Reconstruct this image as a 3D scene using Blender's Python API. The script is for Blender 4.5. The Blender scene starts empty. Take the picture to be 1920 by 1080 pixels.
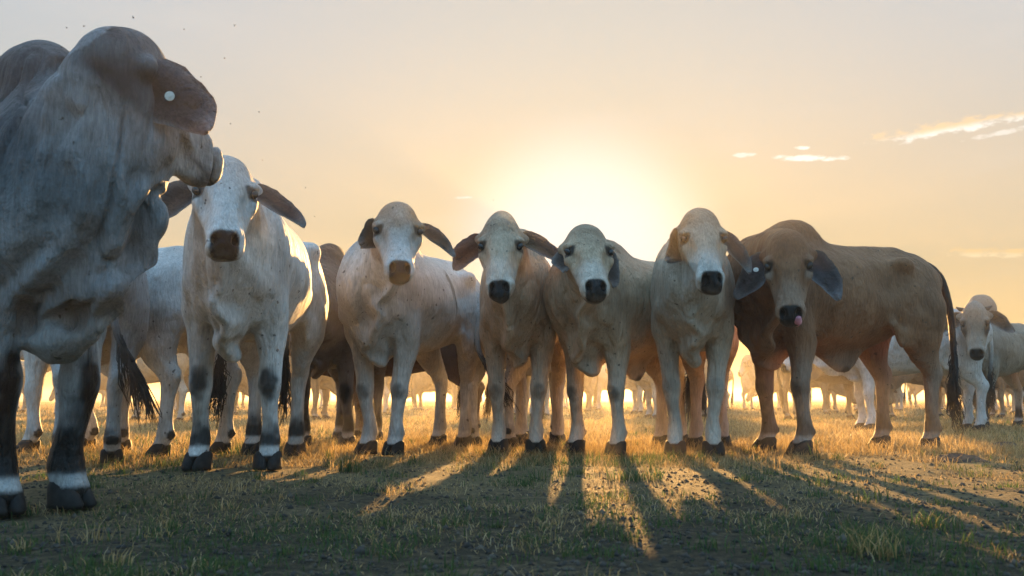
import bpy, math, numpy as np
from mathutils import Matrix, Vector

# ------------------------------------------------------------------ camera, sky, sun, exposure
SC = bpy.context.scene; COL = SC.collection
CAM_H, FPX, HORIZON = .37, 1700.0, 746.0
PITCH = math.atan((HORIZON-540)/FPX)
cam = bpy.data.cameras.new('camera'); cam.sensor_width = 36; cam.lens = FPX/1920*36; cam.clip_end = 20000; cam.clip_start = .05
cam_o = bpy.data.objects.new('camera', cam); COL.objects.link(cam_o); cam_o.location = (0, 0, CAM_H); cam_o.rotation_euler = (math.pi/2+PITCH, 0, 0)
SC.camera = cam_o
cam.dof.use_dof = True; cam.dof.focus_distance = 5.2; cam.dof.aperture_fstop = 5.6
SUN_EL, SUN_AZ = math.radians(8.8), math.radians(4.4)          # azimuth from +Y towards +X
w = bpy.data.worlds.new('World'); SC.world = w; w.use_nodes = True
nt = w.node_tree; bg = nt.nodes['Background']; L = nt.links.new
sky = nt.nodes.new('ShaderNodeTexSky'); sky.sky_type = 'NISHITA'; sky.sun_disc = False
sky.sun_elevation = SUN_EL; sky.sun_rotation = SUN_AZ; sky.altitude = 50; sky.air_density = 1.0; sky.dust_density = 2.5; sky.ozone_density = 1.0
def wn(t, **kw):
    n = nt.nodes.new(t)
    for k, x in kw.items():
        if k in n.inputs: n.inputs[k].default_value = x
        else: setattr(n, k, x)
    return n
def wmath(op, a, b=None, c=None):
    n = wn('ShaderNodeMath', operation=op)
    for i, x in enumerate((a, b, c)):
        if x is None: continue
        if isinstance(x, (int, float)): n.inputs[i].default_value = x
        else: L(x, n.inputs[i])
    return n.outputs[0]
def wramp(x, a, b, lo=0., hi=1.):
    n = wn('ShaderNodeMapRange', interpolation_type='SMOOTHSTEP'); L(x, n.inputs[0])
    for i, y in enumerate((a, b, lo, hi)): n.inputs[i+1].default_value = y
    return n.outputs[0]
def wmix(f, a, b, mode='MIX'):
    n = wn('ShaderNodeMix', data_type='RGBA', blend_type=mode)
    for i, x in ((0, f), (6, a), (7, b)):
        if isinstance(x, (int, float)): n.inputs[i].default_value = x
        elif isinstance(x, tuple): n.inputs[i].default_value = (*x, 1)
        else: L(x, n.inputs[i])
    return n.outputs[2]
# the sky's own range is squeezed, as the photograph's tone mapping does, and its hues kept
gam = wn('ShaderNodeGamma', Gamma=.10); L(sky.outputs[0], gam.inputs[0])
hsv = wn('ShaderNodeHueSaturation', Saturation=3.2, Value=1.0); L(gam.outputs[0], hsv.inputs['Color'])
tcw = wn('ShaderNodeTexCoord'); sep = wn('ShaderNodeSeparateXYZ'); L(tcw.outputs['Generated'], sep.inputs[0])
dt = wn('ShaderNodeVectorMath', operation='DOT_PRODUCT'); L(tcw.outputs['Generated'], dt.inputs[0])
SUNV = (math.sin(SUN_AZ)*math.cos(SUN_EL), math.cos(SUN_AZ)*math.cos(SUN_EL), math.sin(SUN_EL)); dt.inputs[1].default_value = SUNV
cs = dt.outputs['Value']; el = sep.outputs['Z']
low = wmath('MULTIPLY', wramp(el, .02, .40, 1, 0), wramp(cs, .2, .9))
skyc = wmix(low, hsv.outputs[0], wmix(1.0, hsv.outputs[0], (1.05, .87, .57), 'MULTIPLY'))
skyc = wmix(wramp(cs, .70, -.10, 0, 1), skyc, wmix(1.0, skyc, (.72, 1.04, 1.28), 'MULTIPLY'))        # sky away from the sun cooled, and lifted as added blue fill
skyc = wmix(wramp(el, .40, .90), skyc, wmix(1.0, skyc, (1.7, 1.9, 2.0), 'MULTIPLY'))           # overhead sky, out of view, brightened as added fill on the herd
skyc = wmix(wmath('POWER', wramp(cs, .982, .9998), 2.0), skyc, (1.95, 1.85, 1.7))                   # aureole round the hidden sun
skyc = wmix(wramp(el, .20, .46, 0, 1), skyc, wmix(1.0, skyc, (.92, .99, 1.05), 'MULTIPLY'))
# thin cirrus: a faint veil over the whole sky and the few bright wisps above the herd
nzv = wn('ShaderNodeMapping'); nzv.inputs['Scale'].default_value = (3.0, 3.0, 14.0); L(tcw.outputs['Generated'], nzv.inputs[0])
nz = wn('ShaderNodeTexNoise', Scale=1.6, Detail=7.0, Roughness=.6); L(nzv.outputs[0], nz.inputs['Vector'])
skyc = wmix(wramp(nz.outputs[0], .52, .80, 0, .35), skyc, wmix(.5, skyc, (1.5, 1.42, 1.3)))
nw = wn('ShaderNodeMapping'); nw.inputs['Scale'].default_value = (55, 55, 130); L(tcw.outputs['Generated'], nw.inputs[0])
nf = wn('ShaderNodeTexNoise', Scale=1.0, Detail=6.0, Roughness=.62); L(nw.outputs[0], nf.inputs['Vector'])
ga = wmath('DIVIDE', sep.outputs['X'], wmath('MAXIMUM', sep.outputs['Y'], .05)); ge = wmath('DIVIDE', el, wmath('MAXIMUM', sep.outputs['Y'], .05))
def wisp(skyc, px, py, half, thick, tilt, core, edge, power=1.0):
    u0 = (px-960)/FPX; v0 = (540-py)/FPX; fy = math.cos(PITCH)-v0*math.sin(PITCH); a0 = u0/fy; e0 = (math.sin(PITCH)+v0*math.cos(PITCH))/fy
    t = math.radians(tilt); da = wmath('SUBTRACT', ga, a0); de = wmath('SUBTRACT', ge, e0)
    u = wmath('ADD', wmath('MULTIPLY', da, math.cos(t)*FPX/half), wmath('MULTIPLY', de, math.sin(t)*FPX/half))
    v = wmath('ADD', wmath('MULTIPLY', de, math.cos(t)*FPX/thick), wmath('MULTIPLY', da, -math.sin(t)*FPX/thick))
    r = wmath('SUBTRACT', 1.0, wmath('ADD', wmath('MULTIPLY', u, u), wmath('MULTIPLY', v, v)))
    m = wramp(wmath('ADD', r, wmath('MULTIPLY', wmath('SUBTRACT', nf.outputs[0], .55), 3.6)), .0, .9, 0, power)
    m = wmath('MULTIPLY', m, wramp(r, -.6, .2))
    col = wmix(wramp(wmath('ADD', v, wmath('MULTIPLY', nf.outputs[0], .8)), -.1, .6), edge, core)
    return wmix(m, skyc, col)
WHITE_C, ORANGE_C = (2.0, 1.95, 1.8), (1.75, 1.35, .85)
skyc = wisp(skyc, 1790, 236, 210, 19, 10.5, ORANGE_C, WHITE_C); skyc = wisp(skyc, 1515, 296, 85, 8, 1, WHITE_C, WHITE_C)
skyc = wisp(skyc, 1505, 278, 22, 5, 3, WHITE_C, WHITE_C); skyc = wisp(skyc, 1395, 290, 30, 6, 0, WHITE_C, WHITE_C, .7); skyc = wisp(skyc, 1850, 473, 110, 13, 0, (1.7, 1.22, .62), (1.85, 1.5, .95), .9)
skyc = wisp(skyc, 868, 371, 24, 4, 3, WHITE_C, WHITE_C, .8); skyc = wisp(skyc, 1880, 248, 90, 7, 12, WHITE_C, WHITE_C, .6)
L(skyc, bg.inputs[0]); bg.inputs[1].default_value = .168
sun = bpy.data.lights.new('sun', 'SUN'); sun.energy = 5.0; sun.angle = math.radians(.6); sun.color = (1.0, .54, .17)
sun_o = bpy.data.objects.new('sun', sun); COL.objects.link(sun_o); sun_o.location = (0, 20, 20)
sd = Vector((math.sin(SUN_AZ)*math.cos(SUN_EL), math.cos(SUN_AZ)*math.cos(SUN_EL), math.sin(SUN_EL)))
sun_o.rotation_euler = sd.to_track_quat('Z', 'Y').to_euler()
SC.view_settings.view_transform = 'Standard'; SC.view_settings.look = 'None'; SC.view_settings.exposure = 1.66; SC.view_settings.gamma = 1
SC.render.engine = 'CYCLES'; SC.cycles.use_denoising = True; SC.cycles.max_bounces = 8; SC.cycles.volume_bounces = 1; SC.cycles.volume_step_rate = 1; SC.cycles.sample_clamp_indirect = 6
# ------------------------------------------------------------------ helpers
rng = np.random.default_rng(7)
V = lambda *a: np.array(a, dtype=np.float64)
def nrm(v):
    v = np.asarray(v, float); return v/max(1e-9, np.linalg.norm(v))
def smoothstep(a, b, x):
    t = np.clip((x-a)/(b-a), 0, 1); return t*t*(3-2*t)
def _hash(ix, iy, iz, seed):
    h = (ix.astype(np.int64)*374761393 + iy.astype(np.int64)*668265263 + iz.astype(np.int64)*2147483647 + seed*1274126177) & 0xffffffff
    h = ((h ^ (h >> 13))*1274126177) & 0xffffffff
    h = h ^ (h >> 16)
    return (h & 0xffff)/32767.5 - 1.0
def vnoise(p, freq, seed=0):
    """value noise in -1..1 for an (n,3) array"""
    q = np.asarray(p)*freq; i = np.floor(q); f = q-i; f = f*f*(3-2*f); i = i.astype(np.int64)
    r = 0
    for a in (0, 1):
        for b in (0, 1):
            for c in (0, 1):
                w = (f[:, 0] if a else 1-f[:, 0])*(f[:, 1] if b else 1-f[:, 1])*(f[:, 2] if c else 1-f[:, 2])
                r = r + w*_hash(i[:, 0]+a, i[:, 1]+b, i[:, 2]+c, seed)
    return r
def catmull(P, n):
    """resample a list of control rows through a Catmull-Rom spline, n steps a segment"""
    P = np.asarray(P, float); out = []
    for i in range(len(P)-1):
        p0 = P[max(i-1, 0)]; p1 = P[i]; p2 = P[i+1]; p3 = P[min(i+2, len(P)-1)]
        for k in range(n):
            t = k/n
            out.append(.5*((2*p1) + (-p0+p2)*t + (2*p0-5*p1+4*p2-p3)*t*t + (-p0+3*p1-3*p2+p3)*t**3))
    out.append(P[-1]); return np.array(out)

class Field:
    """a distance field on a grid; shapes melt into one another and come out as one closed skin"""
    def __init__(s, lo, hi, h):
        s.lo = np.array(lo, np.float32); s.h = h
        s.n = np.ceil((np.array(hi)-s.lo)/h).astype(int)+1
        s.F = np.full(s.n, 1.0, np.float32)
        s.ax = [s.lo[i]+h*np.arange(s.n[i], dtype=np.float32) for i in range(3)]
    def _win(s, lo, hi):
        a = np.clip(np.floor((np.array(lo)-s.lo)/s.h).astype(int), 0, s.n)
        b = np.clip(np.ceil((np.array(hi)-s.lo)/s.h).astype(int)+1, 0, s.n)
        return a, b
    def _merge(s, a, b, d, k, sub=False):
        W = s.F[a[0]:b[0], a[1]:b[1], a[2]:b[2]]
        if sub:
            d = -d; h = np.maximum(k-np.abs(W-d), 0)/k; W[...] = np.maximum(W, d)+h*h*k*.25
        else:
            h = np.maximum(k-np.abs(W-d), 0)/k; W[...] = np.minimum(W, d)-h*h*k*.25
    def tube(s, pts, rs, ru, side, k=.05, n=3, warp=None):
        """tapering tube: rs = half width along side, ru = half height across it"""
        rows = np.column_stack([np.asarray(pts, float), rs, ru])
        sd = np.asarray(side, float)
        rows = np.column_stack([rows, np.tile(sd, (len(rows), 1)) if sd.ndim == 1 else sd])
        rows = catmull(rows, n) if n > 1 else rows
        m = rows[:, 3:5].max()+k+3*s.h
        lo = rows[:, :3].min(0)-m; hi = rows[:, :3].max(0)+m
        a, b = s._win(lo, hi)
        if np.any(b <= a): return
        D = np.full(b-a, 1.0, np.float32)
        for i in range(len(rows)-1):
            A, B = rows[i], rows[i+1]
            mm = max(A[3], A[4], B[3], B[4])+k+2*s.h
            a2, b2 = s._win(np.minimum(A[:3], B[:3])-mm, np.maximum(A[:3], B[:3])+mm)
            if np.any(b2 <= a2): continue
            X = s.ax[0][a2[0]:b2[0], None, None]; Y = s.ax[1][None, a2[1]:b2[1], None]; Z = s.ax[2][None, None, a2[2]:b2[2]]
            if warp is not None: X, Y, Z = warp(X, Y, Z)
            ab = (B-A)[:3]; L2 = float(ab@ab)+1e-12
            S = nrm((A+B)[5:8]); S = nrm(S-ab*(S@ab)/L2)
            dx = X-np.float32(A[0]); dy = Y-np.float32(A[1]); dz = Z-np.float32(A[2])
            t = np.clip((dx*ab[0]+dy*ab[1]+dz*ab[2])/L2, 0, 1).astype(np.float32)
            vx = dx-t*np.float32(ab[0]); vy = dy-t*np.float32(ab[1]); vz = dz-t*np.float32(ab[2])
            vs = vx*np.float32(S[0])+vy*np.float32(S[1])+vz*np.float32(S[2])
            vv = vx*vx+vy*vy+vz*vz
            s2 = vs*vs; w2 = np.maximum(vv-s2, 0)
            ir = 1/(A[3]+(B[3]-A[3])*t)**2; iu = 1/(A[4]+(B[4]-A[4])*t)**2
            k0 = np.sqrt(s2*ir+w2*iu); k1 = np.sqrt(s2*ir*ir+w2*iu*iu)+1e-6
            d = k0*(k0-1)/k1
            o = a2-a
            Wd = D[o[0]:o[0]+d.shape[0], o[1]:o[1]+d.shape[1], o[2]:o[2]+d.shape[2]]
            np.minimum(Wd, d, out=Wd)
        s._merge(a, b, D, k)
    def blob(s, c, r, R=None, k=.05, sub=False):
        """ellipsoid with half axes r along the rows of R"""
        R = np.eye(3) if R is None else np.asarray(R, float)
        m = max(r)+k+3*s.h; a, b = s._win(np.array(c)-m, np.array(c)+m)
        if np.any(b <= a): return
        X = s.ax[0][a[0]:b[0], None, None]-c[0]; Y = s.ax[1][None, a[1]:b[1], None]-c[1]; Z = s.ax[2][None, None, a[2]:b[2]]-c[2]
        k0 = 0; k1 = 0
        for i in range(3):
            u = (X*R[i][0]+Y*R[i][1]+Z*R[i][2])/r[i]; k0 = k0+u*u; k1 = k1+(u/r[i])**2
        k0 = np.sqrt(k0); d = (k0*(k0-1)/(np.sqrt(k1)+1e-6)).astype(np.float32)
        s._merge(a, b, d, k, sub)
    def mesh(s):
        F = s.F; I = F < 0
        c = np.zeros(s.n-1, np.int8)
        sl = lambda o, A: A[o[0]:A.shape[0]-1+o[0], o[1]:A.shape[1]-1+o[1], o[2]:A.shape[2]-1+o[2]]
        offs = [(i, j, k) for i in (0, 1) for j in (0, 1) for k in (0, 1)]
        for o in offs: c += sl(o, I)
        cell = np.argwhere((c > 0) & (c < 8))
        val = np.stack([F[cell[:, 0]+o[0], cell[:, 1]+o[1], cell[:, 2]+o[2]] for o in offs], 1)
        acc = np.zeros((len(cell), 3)); cnt = np.zeros(len(cell))
        for p in range(8):
            for q in range(p+1, 8):
                dlt = np.array(offs[q])-offs[p]
                if np.abs(dlt).sum() != 1: continue
                m = (val[:, p] < 0) != (val[:, q] < 0)
                t = val[m, p]/(val[m, p]-val[m, q])
                acc[m] += np.array(offs[p])+t[:, None]*dlt; cnt[m] += 1
        verts = s.lo+s.h*(cell+acc/cnt[:, None])
        idx = -np.ones(s.n-1, np.int64); idx[tuple(cell.T)] = np.arange(len(cell))
        quads = []
        for d in range(3):
            e, f = (d+1) % 3, (d+2) % 3
            A = np.moveaxis(I, (d, e, f), (0, 1, 2)); T = np.moveaxis(idx, (d, e, f), (0, 1, 2))
            E = A[:-1, 1:-1, 1:-1] != A[1:, 1:-1, 1:-1]
            w = np.argwhere(E); i, j, k = w[:, 0], w[:, 1], w[:, 2]
            q = np.stack([T[i, j, k], T[i, j+1, k], T[i, j+1, k+1], T[i, j, k+1]], 1)
            fl = ~A[i, j+1, k+1]; q[fl] = q[fl][:, ::-1]
            quads.append(q)
        quads = np.concatenate(quads)
        ed = np.concatenate([quads[:, [0, 1]], quads[:, [1, 2]], quads[:, [2, 3]], quads[:, [3, 0]]])
        n = len(verts); deg = np.bincount(ed.ravel(), minlength=n)
        for lam in (.5, .5, -.2):
            nb = np.stack([np.bincount(ed[:, 0], verts[ed[:, 1], i], n)+np.bincount(ed[:, 1], verts[ed[:, 0], i], n) for i in range(3)], 1)
            verts = verts+lam*(nb/np.maximum(deg, 1)[:, None]-verts)
        return verts, quads

def normals(v, q):
    nf = np.cross(v[q[:, 2]]-v[q[:, 0]], v[q[:, 3]]-v[q[:, 1]])
    n = np.zeros_like(v)
    for i in range(4):
        for a in range(3): n[:, a] += np.bincount(q[:, i], nf[:, a], len(v))
    return n/np.maximum(np.linalg.norm(n, axis=1), 1e-9)[:, None]

def mesh_from(name, v, faces, cols=None, mat=None, smooth=True):
    me = bpy.data.meshes.new(name); v = np.asarray(v, np.float32)
    if isinstance(faces, np.ndarray):
        k = faces.shape[1]
        me.vertices.add(len(v)); me.vertices.foreach_set('co', v.ravel())
        me.loops.add(faces.size); me.loops.foreach_set('vertex_index', faces.astype(np.int32).ravel())
        me.polygons.add(len(faces)); me.polygons.foreach_set('loop_start', np.arange(0, faces.size, k, dtype=np.int32))
        me.update(calc_edges=True)
    else:
        me.from_pydata([tuple(map(float, p)) for p in v], [], [tuple(map(int, f)) for f in faces]); me.update()
    if cols is not None:
        at = me.attributes.new('Col', 'FLOAT_COLOR', 'POINT')
        at.data.foreach_set('color', np.column_stack([cols, np.ones(len(v))]).astype(np.float32).ravel())
    if smooth: me.polygons.foreach_set('use_smooth', np.ones(len(me.polygons), bool))
    if mat: me.materials.append(mat)
    return me
def link(name, me, parent=None, **props):
    o = bpy.data.objects.new(name, me); COL.objects.link(o)
    if parent: o.parent = parent
    for k, x in props.items(): o[k] = x
    return o

# ------------------------------------------------------------------ materials
def material(name):
    m = bpy.data.materials.new(name); m.use_nodes = True
    nt = m.node_tree; b = nt.nodes['Principled BSDF']
    return m, nt, b
def N(nt, t, **kw):
    n = nt.nodes.new(t)
    for k, x in kw.items():
        if k in n.inputs: n.inputs[k].default_value = x
        else: setattr(n, k, x)
    return n
def hide_material(name, trans=0.0):
    m, nt, b = material(name); L = nt.links.new
    at = N(nt, 'ShaderNodeAttribute', attribute_name='Col')
    tc = N(nt, 'ShaderNodeTexCoord')
    # blotchy coat, mud specks and dust
    n1 = N(nt, 'ShaderNodeTexNoise', Scale=5.0, Detail=5.0, Roughness=.62); L(tc.outputs['Object'], n1.inputs['Vector'])
    r1 = N(nt, 'ShaderNodeMapRange'); r1.inputs[1].default_value = .3; r1.inputs[2].default_value = .72; r1.inputs[3].default_value = .68; r1.inputs[4].default_value = 1.14
    L(n1.outputs[0], r1.inputs[0])
    mul = N(nt, 'ShaderNodeMix', data_type='RGBA', blend_type='MULTIPLY'); mul.inputs[0].default_value = 1
    L(at.outputs['Color'], mul.inputs[6]); L(r1.outputs[0], mul.inputs[7])
    n2 = N(nt, 'ShaderNodeTexNoise', Scale=30.0, Detail=2.0); L(tc.outputs['Object'], n2.inputs['Vector'])
    r2 = N(nt, 'ShaderNodeMapRange'); r2.inputs[1].default_value = .69; r2.inputs[2].default_value = .74; r2.inputs[3].default_value = 0; r2.inputs[4].default_value = .75
    L(n2.outputs[0], r2.inputs[0])
    mx = N(nt, 'ShaderNodeMix', data_type='RGBA'); L(r2.outputs[0], mx.inputs[0]); L(mul.outputs[2], mx.inputs[6]); mx.inputs[7].default_value = (.055, .04, .03, 1)
    # coarse hair direction streaks
    mp = N(nt, 'ShaderNodeMapping'); mp.inputs['Scale'].default_value = (110, 110, 16); L(tc.outputs['Object'], mp.inputs[0])
    n3 = N(nt, 'ShaderNodeTexNoise', Scale=1.0, Detail=3.0, Roughness=.7); L(mp.outputs[0], n3.inputs['Vector'])
    r3 = N(nt, 'ShaderNodeMapRange'); r3.inputs[1].default_value = .25; r3.inputs[2].default_value = .75; r3.inputs[3].default_value = .66; r3.inputs[4].default_value = 1.22
    L(n3.outputs[0], r3.inputs[0])
    mu2 = N(nt, 'ShaderNodeMix', data_type='RGBA', blend_type='MULTIPLY'); mu2.inputs[0].default_value = 1
    L(mx.outputs[2], mu2.inputs[6]); L(r3.outputs[0], mu2.inputs[7])
    L(mu2.outputs[2], b.inputs['Base Color'])
    n4 = N(nt, 'ShaderNodeTexNoise', Scale=22.0, Detail=5.0, Roughness=.6); L(tc.outputs['Object'], n4.inputs['Vector'])
    ad = N(nt, 'ShaderNodeMath', operation='MULTIPLY_ADD'); L(n3.outputs[0], ad.inputs[0]); ad.inputs[1].default_value = .35; L(n4.outputs[0], ad.inputs[2])
    mp5 = N(nt, 'ShaderNodeMapping'); mp5.inputs['Scale'].default_value = (17, 17, 5); L(tc.outputs['Object'], mp5.inputs[0])
    n5 = N(nt, 'ShaderNodeTexNoise', Scale=1.0, Detail=4.0, Roughness=.55, Distortion=.8); L(mp5.outputs[0], n5.inputs['Vector'])
    bp0 = N(nt, 'ShaderNodeBump', Strength=.7, Distance=.045); L(n5.outputs[0], bp0.inputs['Height'])
    bp = N(nt, 'ShaderNodeBump', Strength=.75, Distance=.015); L(ad.outputs[0], bp.inputs['Height']); L(bp0.outputs[0], bp.inputs['Normal']); L(bp.outputs[0], b.inputs['Normal'])
    bw = N(nt, 'ShaderNodeRGBToBW'); L(at.outputs['Color'], bw.inputs[0]); rr = N(nt, 'ShaderNodeMapRange'); rr.inputs[1].default_value = .012; rr.inputs[2].default_value = .06; rr.inputs[3].default_value = .38; rr.inputs[4].default_value = .62
    L(bw.outputs[0], rr.inputs[0]); L(rr.outputs[0], b.inputs['Roughness']); b.inputs['Specular IOR Level'].default_value = .22
    b.inputs['Sheen Weight'].default_value = .22; b.inputs['Sheen Roughness'].default_value = .45
    L(mu2.outputs[2], b.inputs['Sheen Tint'])
    if trans:
        tr = N(nt, 'ShaderNodeBsdfTranslucent'); mt = N(nt, 'ShaderNodeMix', data_type='RGBA', blend_type='MULTIPLY'); mt.inputs[0].default_value = 1
        L(mu2.outputs[2], mt.inputs[6]); mt.inputs[7].default_value = (1.0, .62, .36, 1); L(mt.outputs[2], tr.inputs[0])
        ms = N(nt, 'ShaderNodeMixShader'); ms.inputs[0].default_value = trans
        L(b.outputs[0], ms.inputs[1]); L(tr.outputs[0], ms.inputs[2]); L(ms.outputs[0], nt.nodes['Material Output'].inputs[0])
    return m
def plain(name, col, rough=.5, noise=.25, scale=30, spec=.5):
    m, nt, b = material(name); L = nt.links.new
    tc = N(nt, 'ShaderNodeTexCoord'); n = N(nt, 'ShaderNodeTexNoise', Scale=scale, Detail=4.0); L(tc.outputs['Object'], n.inputs['Vector'])
    cr = N(nt, 'ShaderNodeValToRGB'); c = np.array(col)
    cr.color_ramp.elements[0].color = (*(c*(1-noise)), 1); cr.color_ramp.elements[0].position = .3
    cr.color_ramp.elements[1].color = (*np.minimum(c*(1+noise), 1), 1); cr.color_ramp.elements[1].position = .7
    L(n.outputs[0], cr.inputs[0]); L(cr.outputs[0], b.inputs['Base Color'])
    bp = N(nt, 'ShaderNodeBump', Strength=.3, Distance=.004); L(n.outputs[0], bp.inputs['Height']); L(bp.outputs[0], b.inputs['Normal'])
    b.inputs['Roughness'].default_value = rough; b.inputs['Specular IOR Level'].default_value = spec
    return m
M = dict(hide=hide_material('cattle_hide'), ear=hide_material('ear_skin', .25),
         eye=plain('eye_gloss', (.012, .009, .008), .08, .3), hoof=plain('hoof_horn', (.020, .018, .017), .65, .5, 40, .25),
         tag=plain('tag_plastic', (.8, .8, .74), .4, .05), hair=plain('tail_hair', (.022, .018, .016), .5, .5, 60),
         tongue=plain('tongue_flesh', (.55, .2, .24), .35, .2), horn=plain('horn', (.06, .05, .045), .5, .3))

M['fur'], nt, b = material('coat_hair'); at = N(nt, 'ShaderNodeAttribute', attribute_name='Col'); nt.links.new(at.outputs['Color'], b.inputs['Base Color']); b.inputs['Roughness'].default_value = .45; b.inputs['Specular IOR Level'].default_value = .3
tr = N(nt, 'ShaderNodeBsdfTranslucent'); nt.links.new(at.outputs['Color'], tr.inputs[0]); ms = N(nt, 'ShaderNodeMixShader'); ms.inputs[0].default_value = .45
nt.links.new(b.outputs[0], ms.inputs[1]); nt.links.new(tr.outputs[0], ms.inputs[2]); nt.links.new(ms.outputs[0], nt.nodes['Material Output'].inputs[0])

# ------------------------------------------------------------------ cattle
def leg_rows(kind, sd, fx, fy, ft=0.0):
    """joint rows (x, y, z, half width, half depth) of one leg standing on (fx, fy)"""
    if kind == 'front':
        kx = .43+(fx-.45)*.62; ky = sd*.155+(fy-sd*.155)*.6
        return [(.46, sd*.13, 1.02, .065, .13), (.455, sd*.155, .84, .080, .135), (.425+(fx-.45)*.2, sd*.16+(fy-sd*.155)*.2, .66, .072, .098),
                (.43+(fx-.45)*.42, sd*.158+(fy-sd*.155)*.42, .52, .056, .068), (kx+.008, ky, .415, .053, .056), (kx+.006, ky, .37, .051, .052),
                (kx+(fx-kx)*.35-.004, ky+(fy-ky)*.35, .29, .038, .043), (fx-.03, fy, .20, .037, .043), (fx-.035, fy, .135, .047, .052),
                (fx-.012, fy, .085, .045, .046), (fx+.004, fy, .05, .05, .05)]
    hx = fx-.055
    return [(-.58, sd*.12, 1.06, .11, .18), (-.585, sd*.165, .92, .12, .205), (-.565+(fx+.66)*.2, sd*.185, .77, .10, .175),
            (-.60+(fx+.66)*.5, sd*.18+(fy-sd*.16)*.4, .635, .074, .118), (hx+.045, sd*.168+(fy-sd*.16)*.65, .54, .055, .080), (hx+.008, sd*.165+(fy-sd*.16)*.85, .47, .049, .066), (hx+.008, fy, .42, .046, .057),
            (hx+.018, fy, .33, .038, .046), (fx-.03, fy, .21, .038, .045), (fx-.032, fy, .14, .048, .053),
            (fx-.012, fy, .085, .045, .046), (fx+.004, fy, .05, .05, .05)]

def ear_mesh(ln, wd, cup, mat, inner, outer, edge, curl=.25, seed=0):
    """drooping leaf-shaped ear: x along its length, y across, z out of the hollow"""
    nu, nv = 18, 9; P = []; C = []
    r = np.random.default_rng(seed)
    for lay in (0, 1):
        for i in range(nu):
            u = 1-(1-i/(nu-1))**1.7
            w = wd*(1+.025*np.sin(u*23+seed*2)+.02*np.sin(u*41+seed))*1.08*(.16*(1-u)+1.0*np.sin(np.pi*min(1, u**.86*.96+.03))**.55*(1-.12*u))*(1 if u < .995 else .3)
            for j in range(nv):
                t = -1+2*j/(nv-1)
                roll = cup*(1-.72*u)
                a = t*roll*1.5
                y = w*np.sin(a)/(roll*1.5) if roll > 1e-3 else w*t
                z = w*(1-np.cos(a))/(roll*1.5) if roll > 1e-3 else 0
                x = ln*(u - .04*t*np.sin(np.pi*u))
                z -= curl*ln*u*u*.5
                y += .012*np.sin(u*9+seed)*u
                z += .006*np.sin(u*7+3*t+seed)
                th = .007*(1-.7*abs(t)**3)*(1-.55*u)
                P.append((x, y, z+(th if lay == 0 else -th)))
                k = 1-(1-abs(t)**4)*(1-smoothstep(.72, 1, u))
                fol = .5+.5*np.sin(t*6+seed)
                C.append((np.array(inner)*(1-k)*(.6+.5*fol)+np.array(edge)*k) if lay == 0 else np.array(outer)*(1-.5*k)+np.array(edge)*.5*k)
    F = []
    n = nu*nv
    for i in range(nu-1):
        for j in range(nv-1):
            a = i*nv+j; q = (a, a+nv, a+nv+1, a+1)
            F.append(q); F.append(tuple(n+x for x in q[::-1]))
    rim = [i*nv for i in range(nu)]+[(nu-1)*nv+j for j in range(1, nv)]+[i*nv+nv-1 for i in range(nu-2, -1, -1)]
    for a, b in zip(rim, rim[1:]): F.append((a, n+a, n+b, b)[::-1])
    return mesh_from('ear', P, F, np.array(C), mat)

def hoof_mesh():
    """two claws with a cleft between them, toes to +x"""
    P = []; F = []
    for sd in (-1, 1):
        base = len(P); rings = [(0, .0, .060, .030), (.012, .006, .064, .031), (.04, -.004, .056, .029), (.066, -.018, .044, .025), (.078, -.022, .030, .018)]
        for (z, dx, rx, ry) in rings:
            for k in range(12):
                a = 2*np.pi*k/12; ca, sa = np.cos(a), np.sin(a)
                toe = 1+.28*max(0, ca)**2*(1-z/.09)
                P.append((dx+rx*ca*toe, sd*.033+ry*sa-sd*.012*max(0, ca)*(1 if z < .05 else .4), z))
        for i in range(len(rings)-1):
            for k in range(12):
                F.append((base+i*12+k, base+i*12+(k+1) % 12, base+(i+1)*12+(k+1) % 12, base+(i+1)*12+k))
        F.append(tuple(base+k for k in range(11, -1, -1))); F.append(tuple(base+len(rings)*12-12+k for k in range(12)))
    return mesh_from('hoof', P, F, None, M['hoof'])
def ball_mesh(name, r, mat, seg=12, rings=8, sc=(1, 1, 1)):
    P = []; F = []
    for i in range(rings+1):
        th = np.pi*i/rings
        for k in range(seg):
            a = 2*np.pi*k/seg; P.append((r*sc[0]*np.sin(th)*np.cos(a), r*sc[1]*np.sin(th)*np.sin(a), r*sc[2]*np.cos(th)))
    for i in range(rings):
        for k in range(seg): F.append((i*seg+k, (i+1)*seg+k, (i+1)*seg+(k+1) % seg, i*seg+(k+1) % seg))
    return mesh_from(name, P, F, None, mat)
def sweep(pts, rad, seg=8):
    """tube mesh along points"""
    pts = np.asarray(pts, float); P = []; F = []; up = V(.3, .9, .2)
    for i, p in enumerate(pts):
        d = nrm(pts[min(i+1, len(pts)-1)]-pts[max(i-1, 0)]); a = nrm(np.cross(d, up)); b = np.cross(d, a)
        for k in range(seg):
            t = 2*np.pi*k/seg; P.append(p+rad[i]*(np.cos(t)*a+np.sin(t)*b))
    for i in range(len(pts)-1):
        for k in range(seg): F.append((i*seg+k, i*seg+(k+1) % seg, (i+1)*seg+(k+1) % seg, (i+1)*seg+k))
    F.append(tuple(range(seg-1, -1, -1))); F.append(tuple(len(P)-seg+k for k in range(seg)))
    return P, F
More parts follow.
